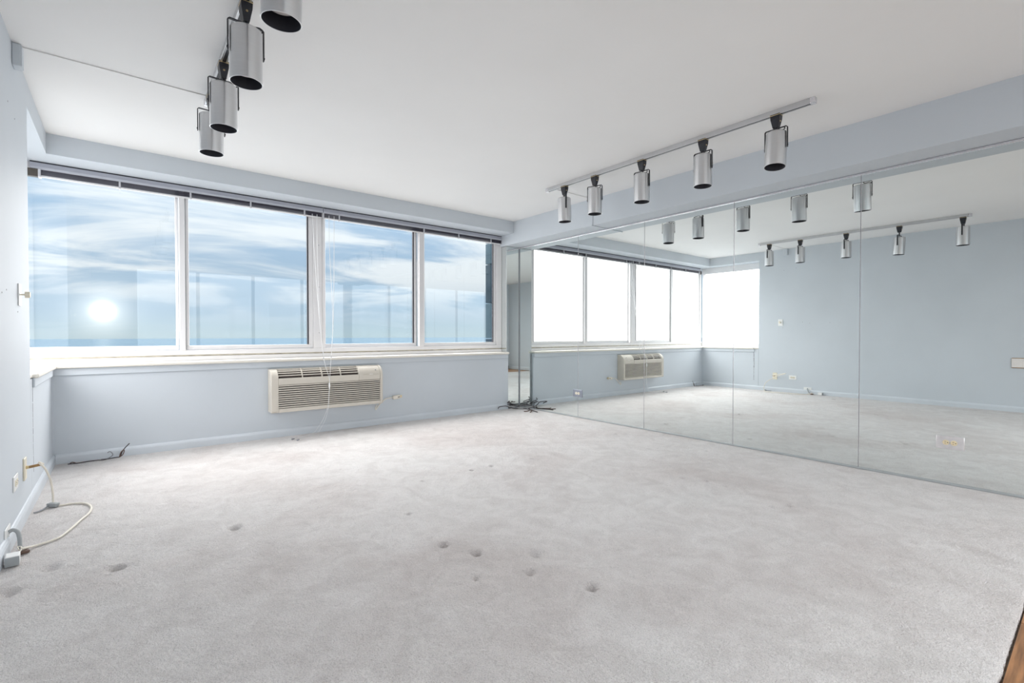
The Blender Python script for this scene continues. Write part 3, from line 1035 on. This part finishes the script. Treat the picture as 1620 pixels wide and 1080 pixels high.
def place_lamp(x, y, yaw, tilt, label, group, drop=0.0):
    root = empty('spotlight', (x, y, ZC - 0.036))
    tag(root, label, 'spotlight', group)
    obs = {}
    for k, o in proto.items():
        c = o if not used[0] else o.copy()
        if used[0]:
            col.objects.link(c)
        obs[k] = c
    used[0] = True
    if drop:
        MB().lathe([(0.007, 0.0), (0.007, -drop - 0.012)], 12, True, True).xform(Matrix.Translation((x, y, ZC - 0.036 - 0.08))).build('stem', 'black', root, smooth=40)
    Ry = Matrix.Rotation(yaw, 4, 'Z')
    piv = -0.211
    Ry = Matrix.Translation((0, 0, -drop)) @ Ry
    Rt = Ry @ Matrix.Translation((0, 0, piv)) @ Matrix.Rotation(tilt, 4, 'Y') @ Matrix.Translation((0, 0, -piv))
    for k, c in obs.items():
        c.matrix_parent_inverse = Matrix.Identity(4)
        if k in ('screw', 'collar'):
            c.parent = obs['adapter']
            c.matrix_basis = Matrix.Identity(4)
        elif k.startswith('pivot_knob'):
            c.parent = obs['yoke']
            c.matrix_basis = Matrix.Identity(4)
        elif k in ('baffle', 'bulb'):
            c.parent = obs['can']
            c.matrix_basis = Matrix.Identity(4)
        else:
            c.parent = root
            c.matrix_basis = {'adapter': Matrix.Identity(4), 'yoke': Ry, 'cord': Ry, 'can': Rt}[k]
    return root


def yaw_for(x, y, phi):
    """yoke arms (local Y) across the line of sight, turned by phi; the right-hand arm comes nearer for phi > 0"""
    v = Vector((x, y)).normalized()
    r = Vector((v.y, -v.x))
    a = r * math.cos(phi) - v * math.sin(phi)
    return math.atan2(a.y, a.x) - math.pi / 2


D = math.radians
places = ('nearest the windows', 'second from the windows', 'third from the windows', 'fourth from the windows', 'farthest from the windows')
for (y, phi, tilt), pl in zip(((3.376, 78, 2), (2.986, 22, 0), (2.471, 32, 0), (1.925, 30, -1), (1.407, 24, -7)), places):
    place_lamp(XT2, y, yaw_for(XT2, y, D(phi)), D(tilt), 'brushed metal cylinder spotlight, %s on the track by the mirrors' % pl, 'cylinder spotlights on the mirror-side track')
for (y, phi, tilt, drop), pl in zip(((3.46, -10, 0, 0), (3.005, -12, 0, 0), (2.40, -14, 0, 0), (1.79, -18, 3, 0.035), (1.16, -20, 0, 0)), places):
    place_lamp(XT1, y, yaw_for(XT1, y, D(phi)), D(tilt), 'brushed metal cylinder spotlight, %s on the track by the left wall' % pl, 'cylinder spotlights on the left track', drop)

# wire mouldings feeding the tracks
c = MB()
c.box(XL + 0.02, XT1 - 0.018, 3.544, 3.553, ZC - 0.006, ZC)
tag(c.build('wire_moulding', 'ceiling', bevel=0.002), 'thin white cable moulding across the ceiling to the left track', 'cable moulding')
jb = empty('junction_box', (XL, 3.55, 2.38))
tag(jb, 'small blue-grey junction box high on the left wall under the ceiling', 'junction box')
MB().box(XL, XL + 0.034, 3.515, 3.585, 2.372, ZC - 0.001).build('box', 'wall', jb, 0.004)
MB().box(XL + 0.034, XL + 0.037, 3.519, 3.581, 2.376, ZC - 0.005).build('cover', 'wall', jb, 0.001)
c = empty('wire_moulding', (XT2, 3.575, ZC))
tag(c, 'thin cable moulding from the right track down the soffit to the mirrors', 'cable moulding')
MB().box(XT2 + 0.018, XMS, 3.57, 3.58, ZC - 0.008, ZC).build('ceiling_run', 'ceiling', c, 0.002)
MB().box(XMS - 0.008, XMS, 3.57, 3.58, ZSM - 0.008, ZC - 0.008).build('soffit_run', 'wall', c, 0.002)
MB().box(XMS - 0.008, XM - 0.010, 3.57, 3.58, ZSM - 0.008, ZSM).build('underside_run', 'wall', c, 0.002)

# ------------------------------------------------------------------ wall plates, outlets
def receptacle(mb, u, v, r=0.017):
    pass


def outlet(name, origin, u, w, label, cat, plate_mat, recep_mat, W, H, horizontal=True, n=2, dark='dark_cord'):
    """plate on a wall: origin = centre on wall, u = along-wall unit, w = outward normal"""
    u, w = Vector(u), Vector(w)
    z = Vector((0, 0, 1))
    mat = Matrix((( u.x, z.x, w.x, origin[0]), (u.y, z.y, w.y, origin[1]), (u.z, z.z, w.z, origin[2]), (0, 0, 0, 1)))
    o = empty(name, origin)
    tag(o, label, cat)
    mb = MB().box(-W / 2, W / 2, -H / 2, H / 2, 0, 0.006)
    mb.xform(mat)
    mb.build('plate', plate_mat, o, 0.0025)
    for k in range(n):
        s = (k - (n - 1) / 2) * 0.040
        cx, cy = (s, 0) if horizontal else (0, s)
        prof = []
        for i in range(20):
            a = 2 * math.pi * i / 20
            prof.append((cx + max(-0.0145, min(0.0145, 0.0175 * math.cos(a))) if not horizontal else cx + 0.0175 * math.cos(a), cy + 0.0165 * math.sin(a)))
        m1 = MB().prism(prof, 0.005, 0.009, 'Z')
        m1.xform(mat)
        rc = m1.build('receptacle', recep_mat, o, 0.001)
        m2 = MB()
        for dx, dy, a_, b_ in ((-0.003, 0.006, 0.0045, 0.0012), (-0.003, -0.006, 0.0035, 0.0012), (0.009, 0, 0.0026, 0.0026)):
            if not horizontal:
                dx, dy, a_, b_ = dy, -dx, b_, a_
            m2.box(cx + dx - a_, cx + dx + a_, cy + dy - b_, cy + dy + b_, 0.0086, 0.0094)
        m2.xform(mat)
        m2.build('slots', dark, rc)
    m3 = MB().lathe([(0.0005, 0.0015), (0.003, 0.001), (0.0033, 0)], 10)
    m3.xform(mat @ Matrix.Translation((0, 0, 0.006)))
    m3.build('screw', 'grey_cord', o, smooth=40)
    return o


outlet('wall_outlet', (XM, 0.661, 0.282), (0, -1, 0), (-1, 0, 0), 'duplex outlet with yellowed sockets on a pale plate, set in the nearest mirror', 'outlet', 'frost', 'yellowed', 0.142, 0.088)
outlet('wall_outlet', (XM, 4.03, 0.292), (0, -1, 0), (-1, 0, 0), 'duplex outlet on a small grey plate, set in the mirror joint near the corner', 'outlet', 'grey_plate', 'ivory', 0.150, 0.088)
outlet('wall_outlet', (XL, 3.425, 0.262), (0, 1, 0), (1, 0, 0), 'duplex outlet on a white plate beside the cable socket on the left wall', 'outlet', 'plate_white', 'ivory', 0.120, 0.074)
outlet('wall_outlet', (XL, 3.19, 0.075), (0, 1, 0), (1, 0, 0), 'low wall socket plate above the baseboard with a grey cord', 'outlet', 'plate_white', 'plate_white', 0.120, 0.075, n=1)

o = empty('cable_socket', (XL, 3.715, 0.268))
tag(o, 'ivory cable socket plate with a plugged-in brown connector on the left wall', 'socket')
MB().box(XL, XL + 0.008, 3.678, 3.752, 0.208, 0.328).build('plate', 'ivory', o, 0.003)
mb = MB().lathe([(0.009, 0), (0.009, 0.012), (0.006, 0.013)], 6, cap1=True)
mb.xform(Matrix.Translation((XL + 0.008, 3.715, 0.274)) @ Matrix.Rotation(math.pi / 2, 4, 'Y'))
mb.build('nut', 'brass', o)

# coax cable: connector, arc to the floor, loop over the carpet
cx = empty('coax_cable', (-0.3, 3.6, 0))
tag(cx, 'ivory cable arching from the wall socket and looping over the carpet', 'cable')
p0 = Vector((XL + 0.020, 3.715, 0.274))
pend = on_carpet(85, 797, 0.014)
MB().tube([p0, p0 + Vector((0.035, 0.006, 0.004)), p0 + Vector((0.055, 0.01, 0.006))], 0.0075, 10, 2).build('connector', 'copper', cx, smooth=50)
q0 = p0 + Vector((0.055, 0.01, 0.006))
arcp = [q0]
for px, py, t_ in ((62, 731.5, .2), (72, 742, .45), (80, 760, .7), (83.5, 780, .88)):
    X = q0.x + (pend.x - q0.x) * t_
    arcp.append(at(px, py, 'X', X))
arcp.append(pend)
fl = [on_carpet(px, py, 0.0062) for px, py in ((95, 799), (112, 796.5), (128, 795.5), (139, 797), (144.5, 802), (141, 811), (128, 822), (112, 836), (95, 849), (78, 856), (55, 863))] + [at(42, 866, 'Z', 0.022), at(34, 868, 'Z', 0.026)]
MB().tube(arcp + fl, 0.0052, 10, 6).build('lead', 'coax', cx, smooth=60)
kk = on_carpet(84, 798, 0.014)
mb = MB().box(-0.028, 0.028, -0.013, 0.013, -0.012, 0.010)
mb.xform(Matrix.Translation(kk) @ Matrix.Rotation(D(-40), 4, 'Z'))
mb.build('splitter', 'grey_plastic', cx, 0.003)
e1 = [kk + Vector((-0.02, 0.0, 0)), on_carpet(72, 803, 0.008), on_carpet(62, 808.5, 0.0055), on_carpet(53.5, 811, 0.0055)]
MB().tube(e1, 0.004, 8, 5).build('side_lead', 'grey_cord', cx, smooth=60)

# phone box on the floor and its cord
pb = empty('phone_jack', (XL + 0.046, 2.985, 0))
tag(pb, 'small white and grey phone junction box at the foot of the left wall', 'phone jack')
mb = MB().box(-0.024, 0.022, -0.032, 0.032, 0.003, 0.046)
mb.xform(Matrix.Translation((XL + 0.046, 2.985, 0.0)) @ Matrix.Rotation(D(4), 4, 'Z'))
mb.build('housing', 'plate_white', pb, 0.004)
mb = MB().box(-0.023, 0.021, -0.035, -0.0322, 0.005, 0.044)
mb.xform(Matrix.Translation((XL + 0.046, 2.985, 0.0)) @ Matrix.Rotation(D(4), 4, 'Z'))
mb.build('side_cover', 'grey_plastic', pb, 0.001)
gc = empty('power_cord', (XL + 0.03, 3.2, 0))
tag(gc, 'thick grey cord bending from the low socket down to the carpet', 'cord')
MB().tube([(XL + 0.008, 3.19, 0.088), (XL + 0.022, 3.188, 0.094), (XL + 0.038, 3.18, 0.082), (XL + 0.046, 3.165, 0.05), (XL + 0.050, 3.14, 0.014)], 0.008, 10, 6).build('lead', 'grey_plastic', gc, smooth=60)
mb = MB().box(-0.022, 0.022, -0.018, 0.018, 0.0, 0.014)
mb.xform(Matrix.Translation((XL + 0.062, 3.105, 0.003)) @ Matrix.Rotation(D(20), 4, 'Z'))
mb.build('plug', 'brown_cord', gc, 0.006, bseg=3)
wl = tag(MB().tube([(XL + 0.052, 3.10, 0.022), (XL + 0.044, 3.12, 0.032), (XL + 0.056, 3.118, 0.030), (XL + 0.058, 3.085, 0.024), (XL + 0.050, 3.068, 0.018)], 0.0026, 8, 6).build('phone_wire', 'coax', None, smooth=60),
         'short ivory wire twisted around the brown plug on the carpet', 'wire')

# rotary dimmer
dm = empty('dimmer_switch', (XL, 3.63, 1.21))
tag(dm, 'wall dimmer plate with a round ivory knob beside the side window', 'switch')
MB().box(XL, XL + 0.006, 3.592, 3.668, 1.152, 1.268).build('plate', 'plate_white', dm, 0.002)
mb = MB().lathe([(0.004, 0), (0.004, 0.016), (0.017, 0.018), (0.017, 0.034), (0.014, 0.038), (0.001, 0.038)], 20)
mb.xform(Matrix.Translation((XL + 0.006, 3.63, 1.212)) @ Matrix.Rotation(math.pi / 2, 4, 'Y'))
mb.build('knob', 'ivory', dm, smooth=40)

# blank wall plate that only the mirror shows
wp = empty('wall_box', (XL, 0.735, 0.635))
tag(wp, 'cream wall box with a brown rim, seen in the mirror at the right edge', 'wall box')
MB().box(XL, XL + 0.010, 0.655, 0.800, 0.568, 0.700).build('rim', 'copper', wp, 0.002)
MB().box(XL + 0.004, XL + 0.014, 0.655, 0.799, 0.576, 0.692).build('cover', 'frosted_white', wp, 0.003)

# crack in the left wall at the end of the sill, nail holes
mb = MB()
zz = 0.70
yy = 4.085
while zz > 0.10:
    h_ = random.uniform(0.02, 0.06)
    w_ = random.uniform(0.0015, 0.0045) * (1.3 if zz > 0.4 else 0.6)
    if random.random() < 0.82:
        mb.box(XL - 0.001, XL + 0.0006, yy - w_, yy + w_, zz - h_, zz)
    zz -= h_ + random.uniform(0, 0.008)
    yy += random.uniform(-0.003, 0.003)
mb.build('plaster_crack', 'crack', wall_left)
for px, py, X in ((12, 160, XL), (23, 188, XL), (10, 458, XL), (28, 493, XL), (1281, 511, 2 * XM - XL), (1313, 510, 2 * XM - XL)):
    p = at(px, py, 'X', X)
    mb = MB().lathe([(0.0005, 0.0015), (0.004, 0.0008), (0.0045, 0)], 8)
    mb.xform(Matrix.Translation((XL, p.y, p.z)) @ Matrix.Rotation(math.pi / 2, 4, 'Y'))
    mb.build('nail_hole', 'hole', wall_left)

# ------------------------------------------------------------------ loose cables on the floor
def loose(name, label, strands, r=0.004):
    o = empty(name, strands[0][1][0])
    o.location.z = 0
    tag(o, label, 'cable')
    for mat, pts in strands:
        MB().tube(pts, r, 8, 6).build('strand', mat, o, smooth=60)
    return o


def yz(l, Y):
    return [at(px, py, 'Y', Y) for px, py in l]


def lift(pts, r=0.0045):
    for p in pts:
        p.z = max(p.z, carpet_z(p.x, p.y) + r)
    return pts


loose('loose_cable', 'dark cable end lying frayed at the baseboard of the left corner', [
    ('dark_cord', lift(yz([(107, 734), (115, 733), (124, 735), (140, 736.5), (152, 734), (162, 730)], 5.0) + yz([(172, 726), (184, 724.5), (190, 722), (193, 715), (197, 709), (205, 701)], 5.03))),
    ('brown_cord', lift(yz([(189, 723), (191, 716), (195, 711.5), (196.5, 713), (194, 719), (189, 723.5)], 5.025))),
    ('grey_cord', lift(yz([(160, 731), (170, 725), (178, 720), (177, 716), (173.5, 714), (170, 716)], 5.02))),
    ('brown_cord', lift(yz([(110, 734), (114, 731), (119, 732), (117, 734), (112, 734.5)], 5.01))),
    ('coax', lift(yz([(118, 732.5), (124, 733), (131, 733.5)], 5.01)))], 0.0036)

FY = lambda px, py, z=0.0075: on_carpet(px, py, z)
loose('loose_cable', 'bundle of dark cables lying on the carpet before the mirrored corner', [
    ('dark_cord', [FY(788, 647), at(790, 643.5, 'Y', 5.03), at(800, 642, 'Y', 5.05), at(806, 644, 'Y', 5.03), FY(815, 646), FY(828, 646), FY(836, 647), FY(850, 651.5)]),
    ('dark_cord', [at(803, 640, 'Y', 5.05), at(808, 641, 'Y', 5.06), at(821, 641.5, 'Y', 5.07), at(832, 640, 'Y', 5.06), at(838, 637.5, 'Y', 5.05), Vector((4.262, 4.97, 0.058))]),
    ('grey_cord', [at(803, 636, 'Y', 5.06), at(806, 641, 'Y', 5.06), at(812, 644.5, 'Y', 5.05), FY(822, 646), FY(832, 646), FY(838, 648.5)]),
    ('brown_cord', [FY(838, 647), FY(835, 650), FY(829, 650.5)]),
    ('brown_cord', [FY(838, 647), FY(841, 650), FY(839, 652)]),
    ('dark_cord', [FY(838, 646.5), Vector((4.20, 4.85, 0.02)), Vector((4.262, 4.80, 0.045))]),
    ('dark_cord', [at(806, 634, 'Y', 5.05), at(803, 637, 'Y', 5.06), at(809, 638.5, 'Y', 5.06), at(815, 640, 'Y', 5.05)])], 0.0055)
